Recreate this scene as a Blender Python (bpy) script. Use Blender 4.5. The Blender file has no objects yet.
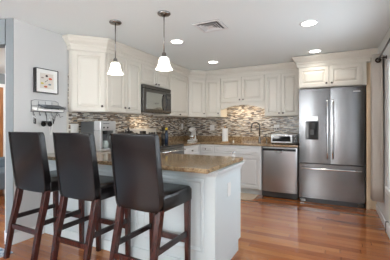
import bpy, bmesh, math, random
from mathutils import Vector, Matrix
R = math.radians
random.seed(7)
S = bpy.context.scene
C = S.collection

# ------------------------------------------------------------------ camera
cam_d = bpy.data.cameras.new('camera'); cam = bpy.data.objects.new('camera', cam_d); C.objects.link(cam)
cam_d.sensor_width = 36.0; cam_d.lens = 272.08/390*36.0; cam_d.shift_y = -4.17/390
cam_d.clip_start = .02
cam.location = (0, 0, 1.2); cam.rotation_euler = (R(90), 0, R(27.189))
S.camera = cam
S.view_settings.view_transform = 'Standard'; S.view_settings.look = 'None'
S.view_settings.gamma = 1.0; S.view_settings.exposure = 0.27
S.view_settings.use_curve_mapping = False

# ------------------------------------------------------------------ world
W = bpy.data.worlds.new('sky'); S.world = W; W.use_nodes = True
bg = W.node_tree.nodes['Background']; bg.inputs[0].default_value = (.80, .90, 1.0, 1); bg.inputs[1].default_value = 1.6

def area(name, loc, rot, sx, sy, power, col=(1, 1, 1)):
    l = bpy.data.lights.new(name, 'AREA'); l.shape = 'RECTANGLE'; l.size = sx; l.size_y = sy; l.energy = power; l.color = col
    o = bpy.data.objects.new(name, l); C.objects.link(o); o.location = loc; o.rotation_euler = rot
    return o
# daylight coming in through the windows behind the camera, the right-hand window and the next room's window
area('daylight_rear_window', (-1.75, -2.55, 1.35), (R(117), 0, 0), 1.5, 1.5, 76, (1, .985, .96))
area('daylight_rear_window', (-3.9, -2.55, 1.35), (R(117), 0, 0), 1.7, 1.5, 48, (1, .985, .96))
area('daylight_right_window', (.70, 3.0, 1.25), (R(90), 0, R(90)), 1.5, 1.4, 15, (1, .99, .97))
area('daylight_right_window', (.70, -.6, 1.25), (R(106), 0, R(90)), 2.2, 1.5, 50, (1, .99, .97))

# ------------------------------------------------------------------ materials
MATS = {}
def mat(name, col, rough=.5, metal=0., spec=None, emit=None, es=0., coat=0., trans=0., ior=None, alpha=None):
    if name in MATS: return MATS[name]
    m = bpy.data.materials.new(name); m.use_nodes = True
    b = m.node_tree.nodes['Principled BSDF']
    b.inputs['Base Color'].default_value = (*col, 1); b.inputs['Roughness'].default_value = rough; b.inputs['Metallic'].default_value = metal
    if spec is not None: b.inputs['Specular IOR Level'].default_value = spec
    if emit: b.inputs['Emission Color'].default_value = (*emit, 1); b.inputs['Emission Strength'].default_value = es
    if coat: b.inputs['Coat Weight'].default_value = coat; b.inputs['Coat Roughness'].default_value = .08
    if trans: b.inputs['Transmission Weight'].default_value = trans
    if ior: b.inputs['IOR'].default_value = ior
    MATS[name] = m
    return m
def nodes(m): return m.node_tree.nodes, m.node_tree.links, m.node_tree.nodes['Principled BSDF']
def N(m, t, **kw):
    n = m.node_tree.nodes.new(t)
    for k, v in kw.items(): setattr(n, k, v)
    return n
def lk(m, a, b): m.node_tree.links.new(a, b)
def math_(m, op, a, b=None):
    n = N(m, 'ShaderNodeMath', operation=op)
    for i, v in enumerate((a, b)):
        if v is None: continue
        if isinstance(v, (int, float)): n.inputs[i].default_value = v
        else: lk(m, v, n.inputs[i])
    return n.outputs[0]
def ramp(m, fac, stops, interp='LINEAR'):
    n = N(m, 'ShaderNodeValToRGB'); cr = n.color_ramp; cr.interpolation = interp
    while len(cr.elements) < len(stops): cr.elements.new(.5)
    for e, (p, c) in zip(cr.elements, stops): e.position = p; e.color = (*c, 1)
    lk(m, fac, n.inputs[0]); return n.outputs[0]
def bump(m, h, strength, dist=.002):
    n = N(m, 'ShaderNodeBump'); n.inputs['Strength'].default_value = strength; n.inputs['Distance'].default_value = dist
    lk(m, h, n.inputs['Height']); lk(m, n.outputs[0], nodes(m)[2].inputs['Normal'])
def noise(m, scale, detail=3, vec=None, stretch=None, rough=.5):
    n = N(m, 'ShaderNodeTexNoise'); n.inputs['Scale'].default_value = scale; n.inputs['Detail'].default_value = detail; n.inputs['Roughness'].default_value = rough
    if vec is None: vec = N(m, 'ShaderNodeTexCoord').outputs['Object']
    if stretch:
        mp = N(m, 'ShaderNodeMapping'); mp.inputs['Scale'].default_value = stretch; lk(m, vec, mp.inputs[0]); vec = mp.outputs[0]
    lk(m, vec, n.inputs['Vector']); return n.outputs[0]

M_wall = mat('wall_paint', (.62, .625, .62), .85); bump(M_wall, noise(M_wall, 60, 2), .06)
M_wallb = mat('shaded_hall_paint', (.235, .26, .275), .85)  # grey-blue hall paint, darkened so the pier's shade sits in the colour
M_ceil = mat('ceiling_paint', (.83, .885, .89), .9); bump(M_ceil, noise(M_ceil, 40, 2), .05)
M_cream = mat('cream_cabinet_paint', (.68, .645, .575), .42); bump(M_cream, noise(M_cream, 25, 2), .03)
M_white = mat('white_cabinet_paint', (.73, .735, .73), .42); bump(M_white, noise(M_white, 25, 2), .03)
M_pen = mat('pale_grey_cabinet_paint', (.63, .70, .72), .42); bump(M_pen, noise(M_pen, 25, 2), .03)
M_tan = mat('warm_filler_wood', (.72, .56, .38), .5)
M_trim = mat('white_trim_paint', (.78, .79, .80), .4)
M_plate = mat('white_plastic', (.82, .82, .80), .35)
M_knob = mat('pewter', (.12, .10, .09), .35, .8)
M_nickel = mat('brushed_nickel', (.30, .29, .28), .25, 1.)
M_chrome = mat('chrome', (.75, .75, .76), .12, 1.)
M_black = mat('black_plastic', (.015, .015, .017), .3)
M_dgrey = mat('dark_grey_plastic', (.06, .062, .065), .35)
M_glassblk = mat('black_glass', (.02, .022, .024), .06)
M_bronze = mat('oil_rubbed_bronze', (.035, .022, .016), .35, .7)
M_paper = mat('paper', (.85, .85, .83), .8)
M_shade = mat('frosted_lamp_glass', (.9, .88, .84), .4, emit=(1, .93, .82), es=1.5)
M_lens = mat('recessed_lamp_lens', (.9, .9, .9), .4, emit=(1, .95, .86), es=9.)
M_yellow = mat('yellow_plastic', (.75, .55, .03), .4)
M_blue = mat('blue_glass', (.008, .02, .05), .15)
M_mat = mat('beige_mat', (.62, .50, .38), .95)
M_silver = mat('silver_paint', (.62, .62, .62), .3, .55)

# stainless steel, brushed vertically
def steel(name, col, rough):
    m = mat(name, col, rough, 1.)
    h = noise(m, 1.0, 0, stretch=(3.5, 3.5, .12)); bump(m, h, .12, .03)
    return m
M_steel = steel('brushed_stainless_steel', (.24, .24, .245), .25)
M_steeld = steel('dark_stainless_steel', (.14, .138, .135), .22)

# hardwood floor, boards along x
M_floor = mat('hardwood_floor', (.3, .1, .04), .16, coat=.5)
def make_floor():
    m = M_floor; tc = N(m, 'ShaderNodeTexCoord').outputs['Object']; sp = N(m, 'ShaderNodeSeparateXYZ'); lk(m, tc, sp.inputs[0])
    pw, pl = .083, 1.1
    row = math_(m, 'FLOOR', math_(m, 'DIVIDE', sp.outputs[1], pw))
    wn = N(m, 'ShaderNodeTexWhiteNoise', noise_dimensions='1D'); lk(m, row, wn.inputs['W'])
    xs = math_(m, 'ADD', math_(m, 'DIVIDE', sp.outputs[0], pl), math_(m, 'MULTIPLY', wn.outputs[0], 7.3))
    cell = math_(m, 'FLOOR', xs)
    cb = N(m, 'ShaderNodeCombineXYZ'); lk(m, row, cb.inputs[0]); lk(m, cell, cb.inputs[1])
    w2 = N(m, 'ShaderNodeTexWhiteNoise', noise_dimensions='3D'); lk(m, cb.outputs[0], w2.inputs[0])
    g = noise(m, 9, 6, vec=tc, stretch=(.35, 5, 1), rough=.6)
    v = math_(m, 'ADD', math_(m, 'MULTIPLY', w2.outputs[0], .55), math_(m, 'MULTIPLY', g, .55))
    col = ramp(m, v, [(.2, (.26, .078, .026)), (.45, (.37, .120, .038)), (.65, (.45, .165, .052)), (.9, (.53, .22, .075))])
    fr = math_(m, 'FRACT', math_(m, 'DIVIDE', sp.outputs[1], pw)); fx = math_(m, 'FRACT', xs)
    gap = math_(m, 'MAXIMUM', math_(m, 'LESS_THAN', fr, .02), math_(m, 'LESS_THAN', fx, .003))
    mx = N(m, 'ShaderNodeMix', data_type='RGBA'); lk(m, gap, mx.inputs[0]); lk(m, col, mx.inputs[6]); mx.inputs[7].default_value = (.13, .04, .02, 1)
    lk(m, mx.outputs[2], nodes(m)[2].inputs['Base Color'])
    bump(m, math_(m, 'SUBTRACT', noise(m, 3, 2, vec=tc, stretch=(.5, 3, 1)), gap), .12, .002)
make_floor()

# strip mosaic; u axis index picks the running direction
def mosaic(name, ui):
    m = mat(name, (.3, .25, .2), .22); tc = N(m, 'ShaderNodeTexCoord').outputs['Object']; sp = N(m, 'ShaderNodeSeparateXYZ'); lk(m, tc, sp.inputs[0])
    rh = .0125
    zr = math_(m, 'DIVIDE', sp.outputs[2], rh); row = math_(m, 'FLOOR', zr)
    wn = N(m, 'ShaderNodeTexWhiteNoise', noise_dimensions='1D'); lk(m, row, wn.inputs['W'])
    ln = math_(m, 'ADD', .045, math_(m, 'MULTIPLY', wn.outputs[0], .05))
    xs = math_(m, 'ADD', math_(m, 'DIVIDE', sp.outputs[ui], ln), math_(m, 'MULTIPLY', wn.outputs[0], 31.7)); cell = math_(m, 'FLOOR', xs)
    cb = N(m, 'ShaderNodeCombineXYZ'); lk(m, row, cb.inputs[0]); lk(m, cell, cb.inputs[1])
    w2 = N(m, 'ShaderNodeTexWhiteNoise', noise_dimensions='3D'); lk(m, cb.outputs[0], w2.inputs[0])
    col = ramp(m, w2.outputs[0], [(0, (.10, .075, .06)), (.16, (.60, .55, .47)), (.36, (.24, .17, .12)), (.50, (.80, .75, .66)), (.66, (.33, .32, .30)), (.78, (.42, .33, .24)), (.90, (.12, .115, .12))], 'CONSTANT')
    g1 = math_(m, 'LESS_THAN', math_(m, 'FRACT', zr), .1); g2 = math_(m, 'LESS_THAN', math_(m, 'FRACT', xs), .02); gap = math_(m, 'MAXIMUM', g1, g2)
    mx = N(m, 'ShaderNodeMix', data_type='RGBA'); lk(m, gap, mx.inputs[0]); lk(m, col, mx.inputs[6]); mx.inputs[7].default_value = (.33, .29, .24, 1)
    lk(m, mx.outputs[2], nodes(m)[2].inputs['Base Color'])
    bump(m, math_(m, 'SUBTRACT', w2.outputs[0], gap), .25, .002)
    return m
M_mosx = mosaic('strip_mosaic_tile_along_x', 0)
M_mosy = mosaic('strip_mosaic_tile_along_y', 1)

def make_granite(name='brown_granite'):
    m = mat(name, (.3, .2, .1), .09, spec=.6)
    a = noise(m, 75, 5, rough=.8); b = noise(m, 30, 3)
    v = math_(m, 'ADD', math_(m, 'MULTIPLY', a, .7), math_(m, 'MULTIPLY', b, .3))
    col = ramp(m, v, [(.37, (.02, .014, .011)), (.43, (.12, .075, .04)), (.50, (.33, .22, .12)), (.58, (.52, .39, .24)), (.66, (.16, .10, .055))])
    lk(m, col, nodes(m)[2].inputs['Base Color']); return m
M_granite = make_granite()

M_leather = mat('dark_brown_leather', (.006, .005, .006), .24, spec=.5)
bump(M_leather, noise(M_leather, 180, 3), .05)
M_seatlth = M_leather
M_stoolwood = mat('cherry_stained_wood', (.05, .012, .01), .22)
def mk():
    m = M_stoolwood; g = noise(m, 20, 4, stretch=(6, 6, .5)); lk(m, ramp(m, g, [(.3, (.022, .007, .007)), (.7, (.075, .018, .013))]), nodes(m)[2].inputs['Base Color'])
mk()
M_dkwood = mat('espresso_wood', (.018, .010, .012), .25)
M_curtain = mat('taupe_curtain_fabric', (.42, .37, .32), .9)
bump(M_curtain, noise(M_curtain, 300, 2), .2)
M_doorwood = mat('brown_wood_door', (.30, .12, .04), .4)
def mk2():
    m = M_doorwood; g = noise(m, 8, 5, stretch=(5, 5, .5)); lk(m, ramp(m, g, [(.3, (.22, .075, .022)), (.7, (.42, .18, .06))]), nodes(m)[2].inputs['Base Color'])
mk2()
M_sofa = mat('slate_blue_fabric', (.10, .13, .16), .9)
M_rug = mat('blue_white_rug', (.5, .55, .6), .95)
def mk3():
    m = M_rug; g = noise(m, 9, 3); lk(m, ramp(m, g, [(.42, (.16, .24, .34)), (.5, (.62, .66, .70)), (.58, (.30, .38, .48))]), nodes(m)[2].inputs['Base Color'])
mk3()
M_glass = mat('window_glass', (.9, .95, 1), .02, trans=1., ior=1.05)

# ------------------------------------------------------------------ mesh helpers
class MB:
    def __init__(s, T=None): s.bm = bmesh.new(); s.mi = 0; s.T = T
    def _fin(s, fs):
        for f in fs: f.material_index = s.mi
    def vert(s, p): return s.bm.verts.new(s.T @ Vector(p) if s.T else Vector(p))
    def face(s, vs):
        try: f = s.bm.faces.new(vs); f.material_index = s.mi; return f
        except ValueError: return None
    def box(s, x0, x1, y0, y1, z0, z1):
        v = [s.vert(p) for p in ((x0,y0,z0),(x1,y0,z0),(x1,y1,z0),(x0,y1,z0),(x0,y0,z1),(x1,y0,z1),(x1,y1,z1),(x0,y1,z1))]
        for q in ((3,2,1,0),(4,5,6,7),(0,1,5,4),(1,2,6,5),(2,3,7,6),(3,0,4,7)): s.face([v[i] for i in q])
        return s
    def prism(s, poly, z0, z1):
        a = [s.vert((x, y, z0)) for x, y in poly]; b = [s.vert((x, y, z1)) for x, y in poly]; n = len(poly)
        s.face(a[::-1]); s.face(b)
        for i in range(n): s.face([a[i], a[(i+1) % n], b[(i+1) % n], b[i]])
        return s
    def prism_y(s, poly, y0, y1):          # polygon in x,z
        a = [s.vert((x, y0, z)) for x, z in poly]; b = [s.vert((x, y1, z)) for x, z in poly]; n = len(poly)
        s.face(a); s.face(b[::-1])
        for i in range(n): s.face([a[i], b[i], b[(i+1) % n], a[(i+1) % n]])
        return s
    def loft(s, loops, cap=True, closed=True):
        L = [[s.vert(p) for p in lp] for lp in loops]; n = len(L[0])
        for a, b in zip(L, L[1:]):
            for i in range(n if closed else n-1): s.face([a[i], a[(i+1) % n], b[(i+1) % n], b[i]])
        if cap: s.face(L[0][::-1]); s.face(L[-1])
        return s
    def lathe(s, prof, c=(0, 0), seg=24, z=0):
        loops = [[(c[0]+r*math.cos(2*math.pi*i/seg), c[1]+r*math.sin(2*math.pi*i/seg), z+h) for i in range(seg)] for r, h in prof]
        return s.loft(loops)
    def tube(s, pts, r, seg=10, cap=True):
        pts = [Vector(p) for p in pts]; loops = []; up = None
        for i, p in enumerate(pts):
            t = (pts[min(i+1, len(pts)-1)] - pts[max(i-1, 0)]).normalized()
            if up is None: up = Vector((0, 0, 1)) if abs(t.z) < .9 else Vector((1, 0, 0))
            a = t.cross(up).normalized(); b = a.cross(t).normalized(); up = b
            rr = r[i] if isinstance(r, (list, tuple)) else r
            loops.append([p + a*rr*math.cos(2*math.pi*k/seg) + b*rr*math.sin(2*math.pi*k/seg) for k in range(seg)])
        return s.loft(loops, cap)
    def bar(s, p0, p1, w0, d0, w1=None, d1=None):   # square section upright bar, w along x, d along y
        w1 = w1 or w0; d1 = d1 or d0; L = []
        for p, w, d in ((p0, w0, d0), (p1, w1, d1)):
            L.append([(p[0]-w/2, p[1]-d/2, p[2]), (p[0]+w/2, p[1]-d/2, p[2]), (p[0]+w/2, p[1]+d/2, p[2]), (p[0]-w/2, p[1]+d/2, p[2])])
        return s.loft(L)
    def build(s, name, m, parent=None, bevel=0, smooth=False, seg=2, solid=0, sub=0):
        bmesh.ops.recalc_face_normals(s.bm, faces=s.bm.faces)
        me = bpy.data.meshes.new(name); s.bm.to_mesh(me); s.bm.free()
        for q in (m if isinstance(m, (list, tuple)) else [m]): me.materials.append(q)
        o = bpy.data.objects.new(name, me); C.objects.link(o)
        if parent: o.parent = parent
        if smooth:
            for p in me.polygons: p.use_smooth = True
        if solid: md = o.modifiers.new('thick', 'SOLIDIFY'); md.thickness = solid; md.offset = 0
        if bevel:
            md = o.modifiers.new('bevel', 'BEVEL'); md.width = bevel; md.segments = seg; md.limit_method = 'ANGLE'; md.angle_limit = R(40)
            if not smooth:
                for p in me.polygons: p.use_smooth = True
                w = o.modifiers.new('wn', 'WEIGHTED_NORMAL'); w.keep_sharp = True
        if sub: md = o.modifiers.new('sub', 'SUBSURF'); md.levels = sub; md.render_levels = sub
        return o
def tag(o, label=None, cat=None, group=None, kind=None):
    if label: o['label'] = label
    if cat: o['category'] = cat
    if group: o['group'] = group
    if kind: o['kind'] = kind
    return o
def thing(name, label, cat, loc=(0, 0, 0), rz=0, group=None):
    o = bpy.data.objects.new(name, None); C.objects.link(o); o.empty_display_size = .05
    o.location = loc; o.rotation_euler = (0, 0, R(rz)); return tag(o, label, cat, group)
def copy_tree(o, parent=None):
    c = o.copy(); C.objects.link(c)
    if parent: c.parent = parent
    for ch in o.children: copy_tree(ch, c)
    return c
def smooth_by_angle(o, deg=40):
    me = o.data
    for p in me.polygons: p.use_smooth = True
    me.set_sharp_from_angle(angle=R(deg)) if hasattr(me, 'set_sharp_from_angle') else None
    return o

# ------------------------------------------------------------------ main dimensions
XW, YW, XR, ZC = -2.895, 5.265, .536, 2.29      # left wall, back wall, right wall, ceiling
YE = 1.607                                      # near end of the left wall
CT = .888                                       # worktop height
ZT, ZB = 2.118, 1.372                           # upper cabinets top / bottom
XF, YF = -2.55, 4.92                            # faces of the upper cabinets
BF, YB = -2.285, 4.64                           # faces of the base cabinets
PX, PY0, PY1 = -.829, 1.956, 2.60               # peninsula body

# ------------------------------------------------------------------ shell
def struct(name, mb, m, **k): o = mb.build(name, m, **k); o['kind'] = 'structure'; return o
struct('floor', MB().box(-6.2, XR+.1, -2.6, YW+.1, -.05, 0), M_floor)
struct('ceiling', MB().box(-6.2, XR+.1, -2.6, YW+.1, ZC, ZC+.05), M_ceil)
struct('wall_back', MB().box(-6.2, XR+.1, YW, YW+.1, 0, ZC), M_wall)
struct('wall_left', MB().box(XW-.145, XW, YE, YW, 0, ZC), M_wall, bevel=.004)
w = MB()                                          # right wall with a window over a low sill, and one beside the camera
def wall_y(w, x0, x1, ya, yb, holes):
    y = ya
    for h0, h1, z0, z1 in holes:
        w.box(x0, x1, y, h0, 0, ZC); w.box(x0, x1, h0, h1, 0, z0); w.box(x0, x1, h0, h1, z1, ZC); y = h1
    w.box(x0, x1, y, yb, 0, ZC)
wall_y(w, XR, XR+.1, -2.6, YW, [(-1.8, .6, .5, 2.0), (2.2, 3.76, .5, 1.95)])
struct('wall_right', w, M_wall)
w = MB()
x = -6.2
for h0, h1 in ((-4.8, -3.05), (-2.5, -1.0)):
    w.box(x, h0, -2.6, -2.5, 0, ZC); w.box(h0, h1, -2.6, -2.5, 0, .55); w.box(h0, h1, -2.6, -2.5, 2.1, ZC); x = h1
w.box(x, XR+.1, -2.6, -2.5, 0, ZC)
struct('wall_rear', w, M_wall)
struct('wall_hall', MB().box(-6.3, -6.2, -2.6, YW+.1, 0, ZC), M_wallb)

def window(n, T, w, h):                          # local x along the wall, y out, z up; pane is one mesh
    f = MB(T)
    for a in (0, w/2-.025, w-.05): f.box(a, a+.05, 0, .08, 0, h)
    for a in (0, h-.05): f.box(.05, w-.05, .01, .07, a, a+.05)
    f.box(-.05, w+.05, -.03, .0, -.06, 0)
    o = struct('window_%d' % n, f, M_trim, bevel=.003)
    g = MB(T).box(.05, w-.05, .035, .041, .05, h-.05).build('window_pane', M_glass, o); g['kind'] = 'structure'
def TR(x, y, z, rz): return Matrix.Translation((x, y, z)) @ Matrix.Rotation(R(rz), 4, 'Z')
window(1, TR(XR+.01, 3.76, .5, -90), 1.56, 1.45)
window(2, TR(XR+.01, .6, .5, -90), 2.4, 1.5)
window(3, TR(-1.0, -2.51, .55, 180), 1.5, 1.55)
window(4, TR(-3.05, -2.51, .55, 180), 1.75, 1.55)

t_ = bpy.data.lights.new('hall_fill', 'POINT'); t_.energy = 45; t_.shadow_soft_size = .12; t_.color = (1, .96, .9)  # added fill light to brighten the next room, not an actual fixture
hl = bpy.data.objects.new('hall_fill', t_); C.objects.link(hl); hl.location = (-4.6, 3.3, 2.1)
# far room: wooden door in a white frame
d = MB().box(-6.185, -6.15, 2.40, 3.22, .005, 2.0).build('door_1', M_doorwood, bevel=.004); d['kind'] = 'structure'
f = MB().box(-6.2, -6.14, 3.22, 3.29, 0, 2.07).box(-6.2, -6.14, 2.33, 2.40, 0, 2.07).box(-6.2, -6.14, 2.40, 3.22, 2.0, 2.07)
struct('trim_1', f, M_trim, bevel=.004)

def baseboard(name, mb): struct(name, mb, M_trim, bevel=.006)
baseboard('baseboard_left', MB().box(XW, XW+.014, YE, PY0-.002, 0, .115).box(XW-.159, XW-.145, YE, YW, 0, .115))
def along(t, o=0): return (XW-.945*t+.326*o, YE-.326*t-.945*o)
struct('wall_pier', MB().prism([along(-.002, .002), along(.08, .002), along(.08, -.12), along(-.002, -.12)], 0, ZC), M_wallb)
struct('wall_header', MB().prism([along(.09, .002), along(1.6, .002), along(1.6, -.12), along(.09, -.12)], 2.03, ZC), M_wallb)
baseboard('baseboard_pier', MB().prism([along(-.012, .014), along(.085, .014), along(.085, 0.003), along(-.012, 0.003)], 0, .115))
baseboard('baseboard_right', MB().box(XR-.015, XR, 3.72, 4.66, 0, .085).box(XR-.015, XR, -2.5, 2.0, 0, .085))
baseboard('baseboard_hall', MB().box(-6.2, -6.185, -2.5, 2.33, 0, .115).box(-6.2, -6.185, 3.29, YW, 0, .115))

# ------------------------------------------------------------------ tiled splashbacks
struct('trim_2', MB().box(XW, XW+.009, 2.243, YW, CT+.001, ZB+.47), M_mosy)
struct('trim_3', MB().box(XW+.009, -.52, YW-.009, YW, CT+.001, ZB+.3), M_mosx)
struct('trim_4', MB().box(XW, XW+.012, 2.225, 2.243, CT, ZB), M_cream)   # pale edge strip

# ------------------------------------------------------------------ crown moulding
def sweep(name, path, prof, m):
    """path in xy (left to right with the room on the -normal side), prof = (out, z)"""
    pts = [Vector(p) for p in path]; mb = MB(); loops = []
    for i, p in enumerate(pts):
        ds = []
        if i > 0: ds.append((p-pts[i-1]).normalized())
        if i < len(pts)-1: ds.append((pts[i+1]-p).normalized())
        ns = [Vector((d_.y, -d_.x)) for d_ in ds]
        nrm = sum(ns, Vector((0, 0))).normalized(); k = 1/max(.3, nrm.dot(ns[0]))
        loops.append([(p.x+nrm.x*o*k, p.y+nrm.y*o*k, z) for o, z in prof])
    mb.loft(loops); return struct(name, mb, m)
crown = [(-.03, ZT), (.012, ZT), (.012, ZT+.045), (.022, ZT+.052), (.022, ZT+.07), (.034, ZT+.085), (.055, ZT+.105), (.068, ZT+.13), (.078, ZT+.134), (.078, ZT+.163), (-.03, ZT+.163)]
EX = XW+.065                                     # end cabinet's front corner
sweep('trim_5', [(XW+.001, 2.243), (EX, 2.243), (XF, 2.523), (XF, 4.655), (BF, YF), (-.535, YF)], crown, M_cream)
sweep('trim_6', [(-.52, 4.90), (-.52, 4.585), (.40, 4.585), (XR-.002, 4.585)], [(o, z) for o, z in crown], M_cream)

# ------------------------------------------------------------------ cabinets
def panel_front(mb, x0, x1, z0, z1, y=0.0):
    """raised panel door / drawer front standing in front of plane y"""
    s = min(1, min(x1-x0, z1-z0)/.30)
    lv = [(0, 0), (0, -.016), (.004, -.020), (.050*s, -.020), (.056*s, -.007), (.068*s, -.007), (.092*s, -.0185)]
    mb.loft([[(x0+i, y+yy, z0+i), (x1-i, y+yy, z0+i), (x1-i, y+yy, z1-i), (x0+i, y+yy, z1-i)] for i, yy in lv])
    return mb
def knob(parent, x, z, y=-.020):
    L = [(.006, 0), (.006, .012), (.013, .018), (.015, .024), (.010, .030)]
    seg = 12
    mb = MB(); mb.loft([[(x+r*math.cos(6.2832*i/seg), y-h, z+r*math.sin(6.2832*i/seg)) for i in range(seg)] for r, h in L])
    return mb.build('knob', M_knob, parent, smooth=True)
def pull(parent, x, z, y=-.020, w=.09):
    return MB().tube([(x-w/2, y, z), (x-w/2, y-.022, z), (x, y-.028, z), (x+w/2, y-.022, z), (x+w/2, y, z)], .006, 8).build('pull', M_knob, parent, smooth=True)
def cabinet(name, label, cat, loc, rz, w, d, h, fronts, m, group=None, poly=None, toe=False, body_extra=None, lip=True):
    t = thing(name, label, cat, loc, rz, group)
    b = MB()
    if poly: b.prism(poly, 0, h)
    elif toe: b.box(0, w, 0, d, .10, h).box(0, w, .075, d, 0, .10)
    else: b.box(0, w, 0, d, 0, h)
    if body_extra: body_extra(b)
    b.build('body', m, t, bevel=.0015, seg=1)
    for kind, x0, x1, z0, z1, kx, kz in fronts:
        f = panel_front(MB(), x0, x1, z0, z1).build(kind, m, t)
        if kx is not None: knob(f, kx, kz) if kind == 'door' or toe else pull(f, kx, kz)
    return t
H = ZT-ZB; g = 'cream wall cabinets'; g2 = .004
def P(cx, cy, rz):                                # world polygon -> local of a cabinet at cx, cy, rz
    a = R(rz); return lambda x, y: ((x-cx)*math.cos(a)+(y-cy)*math.sin(a), -(x-cx)*math.sin(a)+(y-cy)*math.cos(a))
# angled end cabinet
q = P(EX, 2.243, 45); wE = math.hypot(XF-EX, 2.523-2.243)
cabinet('wall_cabinet', 'cream wall cabinet with one angled door at the left end of the run', 'cabinet', (EX, 2.243, ZB), 45, wE, 0, H,
        [('door', .012, wE-.012, .008, H-.008, wE-.045, .07)], M_cream, g,
        poly=[q(XW+.01, 2.243), q(EX, 2.243), q(XF, 2.523), q(XW+.01, 2.523)])
cabinet('wall_cabinet', 'cream two-door wall cabinet left of the microwave', 'cabinet', (XF, 2.524, ZB), 90, .674, XF-XW-.01, H,
        [('door', .006, .345, .008, H-.008, .31, .07), ('door', .351, .668, .008, H-.008, .385, .07)], M_cream, g)
cabinet('wall_cabinet', 'short cream two-door wall cabinet directly above the microwave', 'cabinet', (XF, 3.200, 1.822), 90, .764, XF-XW-.01, ZT-1.822,
        [('door', .006, .379, .008, ZT-1.822-.008, .345, .035), ('door', .385, .758, .008, ZT-1.822-.008, .42, .035)], M_cream, g)
cabinet('wall_cabinet', 'cream single-door wall cabinet between the microwave and the angled corner cabinet', 'cabinet', (XF, 3.966, ZB), 90, .688, XF-XW-.01, H,
        [('door', .008, .68, .008, H-.008, .34, .035)], M_cream, g)
q = P(XF, 4.656, 45); wC = math.hypot(BF-XF, YF-4.656)
cabinet('wall_cabinet', 'cream angled wall cabinet filling the corner of the kitchen', 'cabinet', (XF, 4.656, ZB), 45, wC, 0, H,
        [('door', .014, wC-.014, .008, H-.008, wC-.05, .07)], M_cream, g,
        poly=[q(XF, 4.656), q(BF, YF), q(BF, YW-.01), q(XW+.01, YW-.01), q(XW+.01, 4.656)])
cabinet('wall_cabinet', 'narrow cream single-door wall cabinet between the corner cabinet and the arched valance', 'cabinet', (BF+.001, YF, ZB), 0, .322, YW-YF-.01, H,
        [('door', .008, .314, .008, H-.008, .28, .07)], M_cream, g)
def valance(b):
    x0, x1 = 0, .838; zt, ze, za = 0.0, -.125, -.045
    poly = [(x0, zt), (x0, ze), (x0+.05, ze)]
    for i in range(13):
        a = math.pi*i/12; poly.append((x0+.06+(x1-x0-.12)*i/12, ze+.01+(za-ze-.01)*math.sin(a)**.8))
    poly += [(x1-.05, ze), (x1, ze), (x1, zt)]
    b.prism_y([(x_, z_) for x_, z_ in poly], 0, .02)
cabinet('wall_cabinet', 'short cream two-door wall cabinet with arched valance over the sink', 'cabinet', (-1.961, YF, 1.638), 0, .838, YW-YF-.01, ZT-1.638,
        [('door', .008, .415, .012, ZT-1.638-.008, .385, .05), ('door', .421, .83, .012, ZT-1.638-.008, .452, .05)], M_cream, g, body_extra=valance)
cabinet('wall_cabinet', 'tall-doored cream wall cabinet right of the sink, beside the fridge', 'cabinet', (-1.122, YF, ZB), 0, .586, YW-YF-.01, H,
        [('door', .008, .289, .008, H-.008, .26, .05), ('door', .295, .575, .008, H-.008, .325, .05)], M_cream, g)
t = cabinet('fridge_cabinet', 'cream two-door cabinet above the stainless fridge', 'cabinet', (-.512, 4.585, 1.79), 0, .917, YW-4.585-.01, ZT-1.79,
        [('door', .010, .432, .012, ZT-1.79-.014, .40, .055), ('door', .440, .862, .012, ZT-1.79-.014, .472, .055)], M_cream)
# tall warm-toned filler panel right of fridge
p = MB().box(.412, XR-.002, 4.66, 4.70, 0, ZT).box(.412, XR-.002, 4.645, 4.66, 0, .10).box(.406, .45, 4.59, 4.70, 0.0, 1.785)
tag(p.build('filler_panel', M_tan, bevel=.003), 'tall warm tan panel filling the gap between fridge and right wall', 'panel')

# base cabinets
gb = 'white base cabinets'; HB = CT-.034
t0 = cabinet('base_cabinet', 'white base cabinet left of the stove, mostly hidden behind the peninsula', 'cabinet', (BF, PY1+.003, 0), 90, 3.196-PY1-.004, BF-XW-.01, HB,
        [('drawer', .05, .58, .69, .835, .3, .76), ('door', .05, .58, .115, .675, .09, .6)], M_white, gb, toe=True)
q = P(BF, 3.97, 90)
cabinet('base_cabinet', 'white base cabinet right of the stove', 'cabinet', (BF, 3.968, 0), 90, YB-3.968-.002, BF-XW-.01, HB,
        [('drawer', .008, .62, .69, .835, .31, .76), ('door', .008, .62, .115, .675, .56, .6)], M_white, gb, toe=True)
cabinet('base_cabinet', 'white base cabinet tucked in the back corner with a drawer over a door', 'cabinet', (XW+.01, YB, 0), 0, -1.99-XW-.011, YW-YB-.01, HB,
        [('drawer', BF-XW+.01, -1.995-XW-.015, .70, .84, .74, .77), ('door', BF-XW+.01, -1.995-XW-.015, .115, .685, .84, .6)], M_white, gb, toe=True)
cabinet('base_cabinet', 'white sink base cabinet left of the dishwasher', 'cabinet', (-1.99, YB, 0), 0, .879, YW-YB-.01, HB,
        [('drawer', .015, .864, .70, .84, None, None), ('door', .015, .436, .115, .685, .40, .62), ('door', .444, .864, .115, .685, .48, .62)], M_white, gb, toe=True)

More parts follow.
